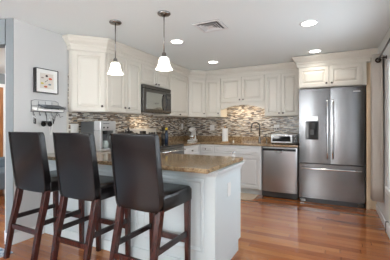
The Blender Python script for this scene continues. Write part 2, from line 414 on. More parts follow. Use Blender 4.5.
# ------------------------------------------------------------------ worktops
def worktop(name, label, poly, up=None):
    t = thing(name, label, 'worktop', (poly[0][0], poly[0][1], HB))
    o = MB(Matrix.Translation((-poly[0][0], -poly[0][1], -HB))).prism(poly, HB, CT).build('slab', M_granite, t, bevel=.008, seg=3)
    if up:
        m = MB(Matrix.Translation((-poly[0][0], -poly[0][1], -HB)))
        for b in up: m.box(*b)
        m.build('upstand', M_granite, t, bevel=.002)
    return t
worktop('worktop', 'brown granite worktop over the peninsula and running on to the stove',
        [(XW+.001, 1.772), (-.809, 1.772), (-.809, 2.63), (BF+.03, 2.63), (BF+.03, 3.195), (XW+.001, 3.195)],
        [(XW+.010, XW+.028, 2.65, 3.195, CT, CT+.10)])
worktop('worktop', 'brown granite worktop along the back wall, from the stove round the corner to the fridge',
        [(XW+.001, 3.969), (BF+.03, 3.969), (BF+.03, YB-.03), (-.522, YB-.03), (-.522, YW-.001), (XW+.001, YW-.001)],
        [(XW+.010, XW+.028, 3.969, YW-.028, CT, CT+.10), (XW+.010, -.522, YW-.028, YW-.010, CT, CT+.10)])

# ------------------------------------------------------------------ peninsula
t = thing('peninsula_cabinet', 'pale grey panelled peninsula cabinet under the granite, behind the bar stools', 'cabinet', (PX, PY0, 0))
T = Matrix.Translation((-PX, -PY0, 0))
MB(T).box(XW+.002, PX-.012, PY0+.012, PY1, .10, HB-.002).box(XW+.002, PX-.012, PY0+.012, PY1-.07, 0, .10).build('body', M_pen, t)
m = MB(T); n = 3; xa, xb = XW+.016, PX-.068
m.box(XW+.002, PX, PY0, PY0+.012, 0, HB-.002)
m.build('back_panel', M_pen, t, bevel=.001, seg=1)
def frame_mould(x0, x1, z0, z1):                  # picture-frame moulding on the stool side
    mb = MB(T); y = PY0
    lv = [(0, 0), (.004, -.010), (.016, -.013), (.026, -.006), (.034, 0)]
    L = [[(x0+i, y+yy, z0+i), (x1-i, y+yy, z0+i), (x1-i, y+yy, z1-i), (x0+i, y+yy, z1-i)] for i, yy in lv]
    mb.loft(L, cap=False); return mb.build('panel_moulding', M_pen, t)
for i in range(3):
    w_ = (xb-xa)/3; frame_mould(xa+i*w_+.03, xa+(i+1)*w_-.03, .19, .775)
MB(T).box(PX-.070, PX+.006, PY0-.012, PY0, 0, HB-.002).build('corner_post', M_pen, t, bevel=.003)
MB(T).box(PX-.012, PX+.006, PY0, PY0+.040, 0, HB-.002).box(PX-.012, PX, PY0+.052, PY1, .10, HB-.002).box(PX-.012, PX, PY0+.052, PY1-.07, 0, .10).build('end_panel', M_pen, t, bevel=.002)
MB(T).box(XW+.002, PX-.08, PY0-.016, PY0, 0, .10).build('skirting', M_pen, t, bevel=.005)
MB(T).loft([[(XW+.002, PY0, z_), (XW+.002, PY0-o_, z_), (PX+o_, PY0-o_, z_), (PX+o_, PY1, z_), (PX, PY1, z_), (PX, PY0, z_)][::1] for o_, z_ in ((.008, HB-.075), (.014, HB-.05), (.036, HB-.02), (.04, HB-.003))]).build('cornice', M_pen, t)
for i in range(3):
    x1_ = PX-.02-i*.42
    if x1_-.40 > BF+.03:
        f = MB(T @ TR(x1_, PY1, 0, 180)); panel_front(f, 0, .40, .115, .675); panel_front(f, 0, .40, .69, .835); f.build('door', M_pen, t)

# ------------------------------------------------------------------ outlets
def outlet(label, loc, rz, w=.075, h=.118, kind='outlet'):
    t = thing('wall_outlet', label, 'outlet', loc, rz)
    MB().box(-w/2, w/2, -.006, 0, -h/2, h/2).build('cover_plate', M_plate, t, bevel=.003)
    n = max(1, round(w/.06))
    for i in range(n):
        cx = (i-(n-1)/2)*.046
        k = MB(); k.mi = 0; k.box(cx-.016, cx+.016, -.009, -.006, -.034, .034); k.build('socket', M_paper, t, bevel=.002)
    return t
outlet('white outlet plate on the tile left of the coffee maker', (XW+.0095, 2.33, 1.165), 90, .115, .12)
outlet('white outlet on the tile above the white stand mixer near the corner', (XW+.0095, 5.02, 1.19), 90)
outlet('white outlet on the back wall tile left of the paper towel', (-2.29, YW-.0095, 1.16), 0, .10)
o_ = outlet('white outlet above the toaster oven with two dark plugs in it', (-.97, YW-.0095, 1.165), 0, .10)
for a_ in (-.04, .01): MB().box(a_, a_+.028, -.035, -.010, -.035, -.005).build('plug', M_black, o_, bevel=.003)
outlet('white outlet on the end panel of the peninsula', (PX+.001, 2.26, .645), 90, .075, .118)

# ------------------------------------------------------------------ fridge
def bowed(mb, x0, x1, z0, z1, yf, yb, bulge=.010, n=14):
    pts = [(x0+(x1-x0)*i/n, yf+bulge*(2*i/n-1)**2 + (.006 if i in (0, n) else 0)) for i in range(n+1)]
    poly = pts + [(x1, yb), (x0, yb)]
    return mb.prism(poly, z0, z1)
t = thing('refrigerator', 'stainless french-door fridge with ice dispenser and bottom freezer', 'refrigerator', (-.06, 4.605, 0))
T = Matrix.Translation((.06, -4.605, 0))
MB(T).box(-.500, .380, 4.67, 5.24, .02, 1.765).build('body', M_dgrey, t, bevel=.004)
# left door with dispenser opening
dx0, dx1, dz0, dz1 = -.412, -.222, .985, 1.272
m = MB(T); zA, zB = .622, 1.775
def strip(z0, z1, xs0, xs1, yb=4.665, clos=True):
    n = 12; f = lambda x_: 4.605+.012*((x_+.285)/.225)**2
    pts = [(xs0+(xs1-xs0)*i/n, f(xs0+(xs1-xs0)*i/n)) for i in range(n+1)]
    m.prism(pts+[(xs1, yb), (xs0, yb)], z0, z1)
strip(zA, dz0, -.506, -.066); strip(dz1, zB, -.506, -.066); strip(dz0, dz1, -.506, dx0); strip(dz0, dz1, dx1, -.066)
ld = m.build('door', M_steel, t)
dp = MB(T).box(dx0, dx1, 4.650, 4.664, dz0, dz1).box(dx0, dx0+.008, 4.611, 4.65, dz0, dz1).box(dx1-.008, dx1, 4.611, 4.65, dz0, dz1).box(dx0, dx1, 4.611, 4.65, dz0, dz0+.012).box(dx0, dx1, 4.609, 4.65, dz1-.10, dz1).build('ice_dispenser', M_glassblk, ld, bevel=.002)
MB(T).box(-.345, -.29, 4.625, 4.645, 1.06, 1.14).build('paddle', M_dgrey, ld, bevel=.004)
MB(T).box(-.405, -.23, 4.603, 4.609, 1.274, 1.345).build('control_panel', M_silver, ld, bevel=.002)
m = MB(T); n = 14
pts = [(-.058+.445*i/n, 4.605+.012*(2*i/n-1)**2) for i in range(n+1)]
m.prism(pts+[(.387, 4.665), (-.058, 4.665)], zA, zB); rd = m.build('door', M_steel, t)
MB(T).box(.24, .33, 4.604, 4.612, 1.700, 1.712).build('badge', M_silver, rd)
m = MB(T); pts = [(-.506+.893*i/24, 4.603+.014*(2*i/24-1)**2) for i in range(25)]
m.prism(pts+[(.387, 4.665), (-.506, 4.665)], .075, .605); fd = m.build('freezer_drawer', M_steel, t)
def handle(pts, par, r=.011): return MB(T).tube(pts, r, 12).build('handle', M_chrome, par, smooth=True)
for par, x_ in ((ld, -.098), (rd, -.026)):
    handle([(x_, 4.612, .70), (x_, 4.575, .715), (x_, 4.562, .80), (x_, 4.556, 1.15), (x_, 4.562, 1.50), (x_, 4.575, 1.585), (x_, 4.612, 1.60)], par)
m = MB(T)
hp = [(-.45+.79*i/14, 4.552+.022*(2*i/14-1)**2, .540) for i in range(15)]
m.tube([(-.45, 4.612, .540)]+hp+[(.34, 4.612, .540)], .013, 12).build('handle', M_chrome, fd, smooth=True)
MB(T).box(-.49, .37, 4.63, 4.66, .0, .07).build('kick_grille', M_dgrey, t, bevel=.003)
for a_ in (-.49, .295): MB(T).box(a_, a_+.08, 4.615, 4.63, 0, .055).build('foot_cover', M_steeld, t, bevel=.004)

# ------------------------------------------------------------------ dishwasher
t = thing('dishwasher', 'stainless steel dishwasher under the back worktop', 'dishwasher', (-.82, 4.64, 0))
T = Matrix.Translation((.82, -4.64, 0))
MB(T).box(-1.105, -.535, 4.65, 5.2, .02, .845).build('body', M_dgrey, t)
dd = bowed(MB(T), -1.100, -.538, .105, .842, 4.612, 4.65, .022, 20).build('door', steel('satin_stainless_steel', (.52, .52, .53), .29), t)
MB(T).box(-1.085, -.555, 4.606, 4.622, .785, .825).build('control_strip', M_glassblk, dd, bevel=.003)
MB(T).loft([[(-.82+sx*a_, 4.603+yy, z_) for a_, z_ in ((-.065, .787), (.065, .787), (.045, .757), (-.045, .757))] for sx, yy in ((1, .015), (1, 0), (.8, -.004))]).build('handle', M_chrome, dd, bevel=.002)
MB(T).box(-.70, -.60, 4.610, 4.616, .14, .15).build('badge', M_silver, dd)
MB(T).box(-1.10, -.54, 4.68, 4.70, .0, .095).build('kick_plate', M_black, t, bevel=.002)

# ------------------------------------------------------------------ range
t = thing('kitchen_range', 'stainless steel range with smooth black cooktop between the base cabinets', 'stove', (-2.25, 3.203, 0), 90)
w = .758; dp_ = .60
MB().box(0, w, .02, dp_, .02, .885).build('body', M_steeld, t, bevel=.003)
MB().box(-.002, w+.002, -.005, dp_-.05, .885, .902).build('cooktop', M_glassblk, t, bevel=.004)
od = MB().box(.01, w-.01, -.02, .018, .23, .845).build('oven_door', M_steel, t, bevel=.006)
MB().box(.13, w-.13, -.022, -.019, .36, .66).build('oven_window', M_glassblk, od, bevel=.002)
MB().tube([(.06, -.02, .812), (.06, -.065, .814), (w/2, -.075, .814), (w-.06, -.065, .814), (w-.06, -.02, .812)], .013, 12).build('handle', M_chrome, od, smooth=True)
MB().box(.01, w-.01, -.015, .018, .04, .215).build('drawer', M_steel, t, bevel=.005)
MB().box(0, w, -.012, .02, .852, .884).build('front_trim', M_steeld, t, bevel=.004)
bgd = MB().loft([[(0, yy, .90), (w, yy, .90), (w, yy+(.025 if k == 0 else 0), 1.155), (0, yy+(.025 if k == 0 else 0), 1.155)] for k, yy in ((0, .535), (1, .605))]).build('control_panel', M_silver, t, bevel=.004)
MB().box(.30, .46, .547, .56, 1.05, 1.115).build('display', M_glassblk, bgd, bevel=.002)
for x_ in (.07, .14, .21, .55, .62, .69):
    mb = MB(); seg = 14
    mb.loft([[(x_+r*math.cos(6.2832*i/seg), .555-h, 1.07+r*math.sin(6.2832*i/seg)) for i in range(seg)] for r, h in ((.023, 0), (.022, .022), (.014, .026))]).build('knob', M_black, bgd, smooth=True)

# ------------------------------------------------------------------ microwave
t = thing('microwave_oven', 'dark stainless microwave mounted over the range', 'microwave', (-2.50, 3.202, 1.402), 90)
w, h = .760, .412
MB().box(0, w, .02, .385, 0, h).build('body', M_steeld, t, bevel=.003)
md_ = MB().box(0, .58, -.008, .018, .010, h-.055).build('door', M_steeld, t, bevel=.005)
MB().box(.07, .50, -.010, -.007, .055, h-.105).build('door_glass', mat('smoked_mirror_glass', (.42, .44, .42), .07, .85), md_, bevel=.002)
MB().tube([(.545, -.008, .06), (.548, -.04, .075), (.552, -.055, .14), (.552, -.055, .22), (.548, -.04, .285), (.545, -.008, .30)], .011, 10).build('handle', M_black, md_, smooth=True)
cp = MB().box(.585, w, -.006, .018, .010, h-.055).build('control_panel', M_steeld, t, bevel=.004)
MB().box(.605, .735, -.009, -.006, h-.12, h-.075).build('display', M_glassblk, cp, bevel=.001)
for i in range(3):
    for j in range(5): MB().box(.61+i*.044, .61+i*.044+.034, -.0085, -.006, .04+j*.044, .04+j*.044+.03).build('key', M_dgrey, cp)
m = MB().box(0, w, -.004, .018, h-.05, h)
m.build('vent_grille', M_steeld, t, bevel=.004)

# ------------------------------------------------------------------ bar stools
def make_stool():
    t = thing('bar_stool', 'x', 'bar stool')
    w = .41                                          # local origin under centre of back; +y towards the counter
    # tall upholstered back shell, leaning back slightly, rounded lower corners
    def back_loop(z, yy, hw, th):
        bow = .010
        return [(-hw, yy+.004, z), (-hw*.5, yy-bow*.8, z), (0, yy-bow, z), (hw*.5, yy-bow*.8, z), (hw, yy+.004, z),
                (hw, yy+th, z), (hw*.5, yy+th-.008, z), (0, yy+th-.012, z), (-hw*.5, yy+th-.008, z), (-hw, yy+th, z)]
    zs = [(1.146, -.012, .203, .050), (1.115, -.008, .205, .056), (1.0, .004, .205, .060), (.85, .022, .204, .066), (.74, .036, .203, .07), (.66, .044, .200, .07), (.635, .046, .193, .068), (.612, .048, .170, .060)]
    b = MB(); b.loft([back_loop(*z) for z in zs]); back = b.build('backrest', M_leather, t, bevel=.010, seg=3)
    # piping along both side edges and the top
    for s in (-1, 1):
        MB().tube([(s*hw*1.0, yy+.002, z) for z, yy, hw, th in zs], .007, 8).build('piping', M_leather, back, smooth=True)
    # seat cushion
    def seat_loop(z, i): return [(-.208+i, .095, z), (.208-i, .095, z), (.212-i, .30, z), (.205-i, .475-i, z), (-.205+i, .475-i, z), (-.212+i, .30, z)]
    MB().loft([seat_loop(.612, .006), seat_loop(.62, 0), seat_loop(.70, 0), seat_loop(.725, .014), seat_loop(.735, .06)]).build('seat', M_seatlth, t, bevel=.008, seg=3)
    # legs: rear pair rakes backwards
    for s in (-1, 1):
        MB().loft([[(s*.182-hx, y-hy, z), (s*.182+hx, y-hy, z), (s*.182+hx, y+hy, z), (s*.182-hx, y+hy, z)] for z, y, hx, hy in ((0, -.045, .017, .019), (.30, .005, .020, .022), (.50, .055, .022, .025), (.63, .078, .022, .025))]).build('leg', M_stoolwood, t, bevel=.003)
        MB().loft([[(s*.182-hx, y-hx, z), (s*.182+hx, y-hx, z), (s*.182+hx, y+hx, z), (s*.182-hx, y+hx, z)] for z, y, hx in ((0, .445, .017), (.62, .440, .022))]).build('leg', M_stoolwood, t, bevel=.003)
        MB().box(s*.182-.010, s*.182+.010, .02, .43, .335, .375).build('stretcher', M_dkwood, t, bevel=.002)
    MB().box(-.17, .17, -.012, .010, .265, .305).build('stretcher', M_stoolwood, t, bevel=.002)
    MB().box(-.17, .17, .432, .454, .275, .32).build('stretcher', M_stoolwood, t, bevel=.002)
    return t
st = make_stool()
gs = 'dark leather bar stools along the peninsula'
for i, (x, y, rz, sx, lab) in enumerate([(-2.45, 1.455, -1, 1.10, 'dark leather bar stool nearest the picture wall, below the key rack'),
                              (-1.835, 1.455, 0, 1.0, 'middle dark leather bar stool in front of the coffee maker'),
                              (-1.225, 1.450, -2, .96, 'dark leather bar stool nearest the free end of the peninsula')]):
    o = st if i == 0 else copy_tree(st)
    o.location = (x, y, 0); o.rotation_euler = (0, 0, R(rz)); o.scale = (sx, 1, 1)
    tag(o, lab, 'bar stool', gs)

# ------------------------------------------------------------------ ceiling fixtures
def pendant(x, y, lab):
    t = thing('pendant_lamp', lab, 'pendant lamp', (x, y, ZC), 0, 'pendant lamps over the peninsula')
    MB().lathe([(.010, 0), (.062, -.001), (.064, -.010), (.055, -.020), (.030, -.026), (.008, -.030)]).build('canopy', M_nickel, t, smooth=True)
    MB().tube([(0, 0, -.02), (0, 0, -.40)], .0055, 8).build('rod', M_nickel, t, smooth=True)
    MB().lathe([(.006, -.38), (.018, -.385), (.022, -.41), (.026, -.422), (.024, -.435)]).build('socket', M_nickel, t, smooth=True)
    prof = [(.024, -.426), (.036, -.430), (.046, -.443), (.051, -.466), (.056, -.496), (.066, -.520), (.078, -.540), (.083, -.547)]
    mb = MB(); seg = 28
    mb.loft([[(r*math.cos(6.2832*i/seg), r*math.sin(6.2832*i/seg), z) for i in range(seg)] for r, z in prof], cap=False)
    mb.build('lamp_shade', M_shade, t, smooth=True, solid=.003)
    l = bpy.data.lights.new('pendant_bulb', 'POINT'); l.energy = .6; l.color = (1, .9, .78); l.shadow_soft_size = .03
    o = bpy.data.objects.new('bulb', l); C.objects.link(o); o.parent = t; o.location = (0, 0, -.585)
pendant(-2.045, 2.155, 'bell-shaped white glass pendant lamp further left, nearer the wall cabinets')
pendant(-1.467, 2.201, 'bell-shaped white glass pendant lamp nearer the room, in front of the microwave')
def downlight(x, y, lab):
    t = thing('recessed_light', lab, 'ceiling light', (x, y, ZC), 0, 'recessed ceiling lights')
    seg = 28
    MB().loft([[(r*math.cos(6.2832*i/seg), r*math.sin(6.2832*i/seg), z) for i in range(seg)] for r, z in ((.095, -.0005), (.094, -.006), (.078, -.007), (.074, -.002))], cap=False).build('trim_ring', M_trim, t, smooth=True)
    MB().lathe([(.075, -.0008), (.074, -.004), (.05, -.0048)], seg=seg).build('lens', M_lens, t, smooth=True)
    l = bpy.data.lights.new('recessed_bulb', 'SPOT'); l.energy = 10 if y > 4 else 4; l.color = (1, .93, .84); l.spot_size = R(150); l.spot_blend = .8; l.shadow_soft_size = .07
    o = bpy.data.objects.new('bulb', l); C.objects.link(o); o.parent = t; o.location = (0, 0, -.02)
downlight(-.243, 3.118, 'largest-looking recessed ceiling light, near the top right')
downlight(-.256, 4.324, 'recessed ceiling light just in front of the fridge cabinet')
downlight(-1.814, 3.022, 'recessed ceiling light right beside the near pendant, before the microwave')
downlight(-1.850, 4.274, 'recessed ceiling light in front of the corner cabinets')
# air vent
t = thing('air_vent', 'white square ceiling air vent with angled louvres', 'vent', (-1.205, 2.722, ZC))
s0 = .15
MB().box(-s0, s0, -s0, s0, -.002, -.0005).build('duct_opening', M_dgrey, t)
fr = MB()
for k, (a, z) in enumerate(((.15, -.010),)):
    fr.box(-a, a, -a, -a+.03, z, 0-.0021).box(-a, a, a-.03, a, z, -.0021).box(-a, -a+.03, -a+.03, a-.03, z, -.0021).box(a-.03, a, -a+.03, a-.03, z, -.0021)
fr.build('frame', M_trim, t, bevel=.002)
def louvre(a, b, z0, z1):
    o0, o1 = b, a
    mb = MB()
    for rot in range(4):
        c_, s_ = math.cos(rot*math.pi/2), math.sin(rot*math.pi/2)
        q = [(-o0, -o0, z0), (o0, -o0, z0), (o1, -o1, z1), (-o1, -o1, z1)]
        mb.face([mb.vert((x*c_-y*s_, x*s_+y*c_, z)) for x, y, z in q])
    mb.build('louvre', M_trim, t, solid=.002)
for a in (.105, .080, .055): louvre(a, a-.022, -.005, -.016)
MB().box(-.034, .034, -.034, .034, -.016, -.012).build('centre_plate', M_trim, t)

# under-cabinet lamps (the warm light over the sink and below the microwave)
def under_lamp(loc, rz, w, power, lab):
    t = thing('under_cabinet_light', lab, 'light', loc, rz)
    MB().box(-w/2, w/2, -.02, .02, -.014, 0).build('housing', M_plate, t, bevel=.002)
    l = bpy.data.lights.new('strip', 'AREA'); l.shape = 'RECTANGLE'; l.size = w*.9; l.size_y = .03; l.energy = power; l.color = (1, .80, .55)
    o = bpy.data.objects.new('tube', l); C.objects.link(o); o.parent = t; o.location = (0, 0, -.017)
under_lamp((-1.542, 5.06, 1.638), 0, .6, 2.6, 'slim lamp hidden behind the arched valance over the sink')
under_lamp((-2.70, 3.58, 1.402), 90, .3, 1.4, 'slim lamp under the microwave')

# ------------------------------------------------------------------ wall picture
t = thing('framed_picture', 'small black shadow-box picture with coloured shapes, hung on the left wall', 'picture', (XW+.001, 1.945, 1.697), 90)
t.rotation_euler = (R(0), R(0), R(90))
a = .133
MB().box(-a, -a+.008, -.05, 0, -a, a).box(a-.008, a, -.05, 0, -a, a).box(-a+.008, a-.008, -.05, 0, -a, -a+.008).box(-a+.008, a-.008, -.05, 0, a-.008, a).build('frame', M_black, t, bevel=.001)
m = MB()
i0, i1 = a-.008, .085
m.box(-i0, -i1, -.044, -.004, -i0, i0).box(i1, i0, -.044, -.004, -i0, i0).box(-i1, i1, -.044, -.004, -i0, -i1).box(-i1, i1, -.044, -.004, i1, i0)
m.build('mount', M_paper, t)
pr = MB(); pr.box(-i1, i1, -.034, -.002, -i1, i1)
def blob(cx, cz, rx, rz_, mi, rot=0):
    pr.mi = mi
    pts = [(cx+rx*math.cos(k*math.pi/3+rot), cz+rz_*math.sin(k*math.pi/3+rot)) for k in range(6)]
    pr.prism_y(pts, -.0355, -.034); pr.mi = 0
blob(.0, .058, .016, .014, 1); blob(.043, .03, .022, .013, 2); blob(.036, -.034, .018, .010, 3); blob(-.012, -.062, .022, .011, 4); blob(-.052, -.028, .020, .011, 5); blob(-.05, .034, .017, .009, 6)
pr.mi = 1; pr.tube([(-.02, -.0345, -.012), (-.008, -.0345, 0), (0, -.0345, .002), (.01, -.0345, .018)], .003, 6)
pr.build('print', [mat('print_paper', (.72, .68, .62), .8), M_black, mat('print_red', (.62, .12, .05), .6), mat('print_teal', (.15, .27, .30), .6), mat('print_rust', (.55, .13, .04), .6), mat('print_yellow', (.62, .52, .10), .6), mat('print_taupe', (.35, .28, .25), .6)], t)

# ------------------------------------------------------------------ mail and key rack
t = thing('mail_rack', 'grey wire mail rack with hooks on the left wall below the picture', 'rack', (XW+.001, 1.95, 1.355), 90)
m = MB(); r_ = .003
for z, d in ((0, .10), (.06, .13)):
    m.tube([(-.16, -.003, z), (-.16, -d, z), (.16, -d, z), (.16, -.003, z)], r_, 6)
for x_ in (-.16, -.08, 0, .08, .16): m.tube([(x_, -.003, .115), (x_, -.003, 0), (x_, -.10, 0), (x_, -.13, .06)], r_, 6)
m.tube([(-.16, -.003, .115), (-.12, -.003, .13), (.12, -.003, .13), (.16, -.003, .115)], r_, 6)
m.tube([(-.17, -.003, .0), (.17, -.003, 0)], r_, 6)
m.build('wire_frame', mat('grey_metal_wire', (.25, .26, .28), .35, .8), t, smooth=True)
for i in range(5): MB().tube([(-.14+.07*i, -.004, 0), (-.14+.07*i, -.006, -.035), (-.14+.07*i, -.022, -.042), (-.14+.07*i, -.028, -.025)], .0028, 6).build('hook', M_dgrey, t, smooth=True)
def tilted(name, lab, cat, dx, dy, z, w, d, tz, m, rx):
    o = MB().box(-w/2, w/2, -d/2, d/2, 0, tz).build(name, m, bevel=.001)
    o.location = (XW+.001-dy, 1.95+dx, z) if False else (XW+.07+dy, 1.95+dx, z); o.rotation_euler = (R(rx), 0, R(90)); tag(o, lab, cat)
    return o
tilted('envelope', 'stack of white envelopes lying on the wall rack', 'mail', -.01, -.005, 1.368, .29, .105, .024, M_paper, 12)
tilted('magazine', 'dark covered magazine on top of the envelopes in the wall rack', 'magazine', .035, .01, 1.408, .26, .12, .008, mat('magazine_cover', (.05, .07, .09), .3), 20)
def ring(mb, c, r, tr, seg=14): mb.tube([(c[0]+r*math.cos(6.2832*k/seg), c[1], c[2]+r*math.sin(6.2832*k/seg)) for k in range(seg+1)], tr, 6)
for i, (dx, lab) in enumerate(((-.14, 'key bunch hanging from the first rack hook beside the room opening'), (.07, 'key bunch hanging from the rack hook under the magazine'))):
    k = thing('key_bunch', lab, 'keys', (XW+.026, 1.95+dx, 1.31), 90, 'keys on the wall rack')
    mb = MB(); ring(mb, (0, 0, -.012), .014, .0015); mb.build('key_ring', M_chrome, k, smooth=True)
    MB().box(-.012, .002, -.003, 0, -.085, -.026).build('key', M_nickel, k, bevel=.001)
    MB().box(.0, .018, -.006, .003, -.09, -.03).build('fob', M_black, k, bevel=.004)
k = thing('sunglasses', 'black sunglasses hanging from the wall rack by one arm', 'sunglasses', (XW+.035, 1.945, 1.272), 90)
k.scale = (1.35, 1, 1.5)
for s in (-1, 1):
    pts = [(s*.028+.021*math.cos(6.2832*q/14), 0, -.035+.019*math.sin(6.2832*q/14)) for q in range(14)]
    MB().loft([[(p_[0], yy, p_[2]) for p_ in pts] for yy in (-.003, .002)]).build('lens', M_glassblk, k)
MB().tube([(-.05, 0, -.02), (-.028, 0, -.014), (0, 0, -.022), (.028, 0, -.014), (.05, 0, -.02)], .003, 6).tube([(.05, 0, -.02), (.048, .018, -.018), (-.03, .020, -.012)], .002, 6).tube([(0, 0, -.022), (0, .006, .030)], .002, 6).build('frame', M_black, k, smooth=True)
cb_ = MB().tube([(XW+.025, 2.04, 1.312), (XW+.03, 2.045, 1.25), (XW+.03, 2.06, 1.32), (XW+.02, 2.09, 1.345), (XW+.012, 2.12, 1.33), (XW+.008, 2.13, 1.30), (XW+.010, 2.17, 1.315)], .003, 6)
tag(cb_.build('charging_cable', M_black, smooth=True), 'thin black cable looping off the right end of the wall rack', 'cable')
ly = MB().tube([(XW+.028, 1.99, 1.315), (XW+.032, 1.975, 1.22), (XW+.03, 1.99, 1.10), (XW+.03, 2.0, 1.10), (XW+.032, 2.02, 1.22), (XW+.028, 2.0, 1.315)], .0035, 6)
tag(ly.build('lanyard', M_paper, smooth=True), 'white lanyard hanging down in a long loop from the wall rack', 'lanyard')

# ------------------------------------------------------------------ coffee maker
t = thing('coffee_maker', 'silver fronted coffee machine with dark side on the worktop', 'coffee maker', (-2.50, 2.38, CT+.001), 90)
w, dd_ = .27, .34
MB().box(0, w, .11, dd_, 0, .365).build('body', M_dgrey, t, bevel=.012)
MB().box(.004, w-.004, 0, .11, .25, .37).build('brew_head', M_silver, t, bevel=.010)
for a_ in (.004, w-.045): MB().box(a_, a_+.041, .005, .11, .03, .25).build('front_column', M_silver, t, bevel=.005)
MB().box(.0, w, -.01, .11, 0, .03).build('drip_tray', M_silver, t, bevel=.005)
for x_ in (.06, .12):
    seg = 12; MB().loft([[(x_+r*math.cos(6.2832*i/seg), -h, .29+r*math.sin(6.2832*i/seg)) for i in range(seg)] for r, h in ((.012, 0), (.010, .006))]).build('button', M_black, t)
MB().box(.05, .15, -.002, .0, .335, .342).build('badge', M_dgrey, t)
MB().lathe([(.012, .25), (.03, .245), (.03, .215), (.012, .205)], (.135, .055), 16).build('spout', M_black, t, smooth=True)
MB().lathe([(.03, .031), (.038, .05), (.04, .09), (.03, .12), (.032, .125)], (.135, .055), 20).build('glass_cup', mat('pale_glass', (.45, .52, .5), .1), t, smooth=True)

# ------------------------------------------------------------------ knife block left of the stove
t = thing('knife_block', 'black knife block with dark handles beside the stove', 'knife block', (-2.66, 3.06, CT+.001), 90)
MB().prism_y([(-.07, 0), (.07, 0), (.07, .22), (.03, .24), (-.07, .12)], -.045, .045).build('block', M_black, t, bevel=.004)
for i in range(5):
    x_ = -.055+.021*i; z_ = .135+.021*i*.98+.0
    MB().tube([(x_, -.02+.01*(i % 3), z_), (x_-.04, -.02+.01*(i % 3), z_+.075)], [.007, .009], 8).build('knife_handle', M_black if i % 2 else M_dgrey, t, smooth=True)

# ------------------------------------------------------------------ bottles right of stove
def bottle(lab, loc, r, h, m, capm, s=1):
    t = thing('bottle', lab, 'bottle', loc)
    MB().lathe([(r*.9, 0), (r, .006), (r, h*.62), (r*.85, h*.70), (r*.38, h*.80), (r*.36, h*.90)], seg=18).build('glass', m, t, smooth=True)
    MB().lathe([(r*.62, h*.86), (r*.66, h), (r*.3, h+.004)], seg=14).build('cap', capm, t, smooth=True)
bottle('blue bottle with a yellow top on the worktop right of the stove', (-2.62, 4.008, CT+.001), .032, .275, M_blue, M_yellow)
t = thing('utensil_crock', 'black crock of dark utensils on the worktop right of the stove', 'utensil holder', (-2.74, 4.13, CT+.001))
MB().lathe([(.052, 0), (.062, .01), (.065, .17), (.060, .17), (.055, .02)], seg=20).build('crock', M_black, t, smooth=True)
for i, (ax, ay) in enumerate(((-.035, -.02), (.03, .02), (0, -.04), (.035, -.03))):
    tt = MB().tube([(ax*.3, ay*.3, .03), (ax, ay, .22)], .005, 6); tt.loft([[(ax+ax*.2*0+dx, ay+dy, z) for dx, dy in ((-.004, -.016*k), (.004, -.016*k), (.004, .016*k), (-.004, .016*k))] for z, k in ((.21, .5), (.245, 1.2), (.275, 1), (.285, .4))])
    tt.build('utensil', [M_black, M_dgrey][i % 2], t)

# ------------------------------------------------------------------ white jar, corner
t = thing('stand_mixer', 'white stand mixer with a silver bowl in the back worktop corner', 'mixer', (-2.58, 4.93, CT+.001), 12)
MB().box(-.075, .075, -.16, .10, 0, .03).build('base', M_plate, t, bevel=.012, seg=3)
MB().loft([[(-hw, y0_, z_), (hw, y0_, z_), (hw, .095, z_), (-hw, .095, z_)] for hw, y0_, z_ in ((.05, .02, .028), (.038, .035, .12), (.040, .03, .20))]).build('column', M_plate, t, bevel=.010, seg=3)
MB().loft([[(rr*math.cos(6.2832*k/16), y_, .235+rr*.95*math.sin(6.2832*k/16)) for k in range(16)] for rr, y_ in ((.015, -.175), (.038, -.165), (.047, -.12), (.052, 0), (.046, .09), (.02, .115))]).build('motor_head', M_plate, t, smooth=True)
MB().lathe([(.03, .03), (.032, .04), (.058, .07), (.068, .13), (.066, .13), (.055, .075), (.01, .05)], (0, -.085), 22).build('mixing_bowl', M_chrome, t, smooth=True)
MB().tube([(0, -.085, .195), (0, -.085, .10)], .010, 8).build('beater', M_chrome, t, smooth=True)
MB().tube([(.05, 0, .235), (.058, 0, .235)], .010, 10).build('knob', M_black, t, smooth=True)

# ------------------------------------------------------------------ paper towel
t = thing('paper_towel_holder', 'white paper towel roll on a wooden stand by the sink', 'paper towel', (-1.83, 4.80, CT+.001))
MB().lathe([(.075, 0), (.078, .008), (.07, .016), (.01, .018)], seg=28).build('stand', mat('light_wood', (.55, .33, .16), .5), t, smooth=True)
smooth_by_angle(MB().lathe([(.020, .02), (.056, .02), (.056, .262), (.020, .262)], seg=28).build('paper_roll', M_paper, t))
MB().lathe([(.008, .262), (.008, .285), (.016, .29), (.014, .302), (.004, .308)], seg=14).build('finial', MATS['light_wood'], t, smooth=True)

# ------------------------------------------------------------------ faucet + sink accessories
M_fauc = mat('dark_brushed_nickel', (.10, .095, .09), .25, 1.)
t = thing('kitchen_faucet', 'tall dark gooseneck kitchen faucet behind the sink', 'faucet', (-1.245, 5.06, CT+.001))
MB().lathe([(.028, 0), (.030, .008), (.022, .02), (.020, .09), (.016, .11)], seg=18).build('base', M_nickel, t, smooth=True)
pts = [(0, 0, .10), (0, 0, .28)]+[(-.075+.075*math.cos(math.pi*i/10), -.012*i/5, .30+.075*math.sin(math.pi*i/10)) for i in range(11)]+[(-.15, -.03, .25)]
MB().tube(pts, .013, 10).build('spout', M_fauc, t, smooth=True)
MB().tube([(-.15, -.03, .262), (-.152, -.032, .20)], [.014, .017], 12).build('spray_head', M_nickel, t, smooth=True)
MB().tube([(.018, 0, .06), (.05, -.005, .075), (.075, -.008, .10)], .006, 8).build('lever', M_nickel, t, smooth=True)
t = thing('soap_dispenser', 'small soap dispenser right of the faucet', 'soap dispenser', (-1.12, 5.07, CT+.001))
MB().lathe([(.018, 0), (.02, .005), (.012, .02), (.010, .07)], seg=14).build('stem', M_nickel, t, smooth=True)
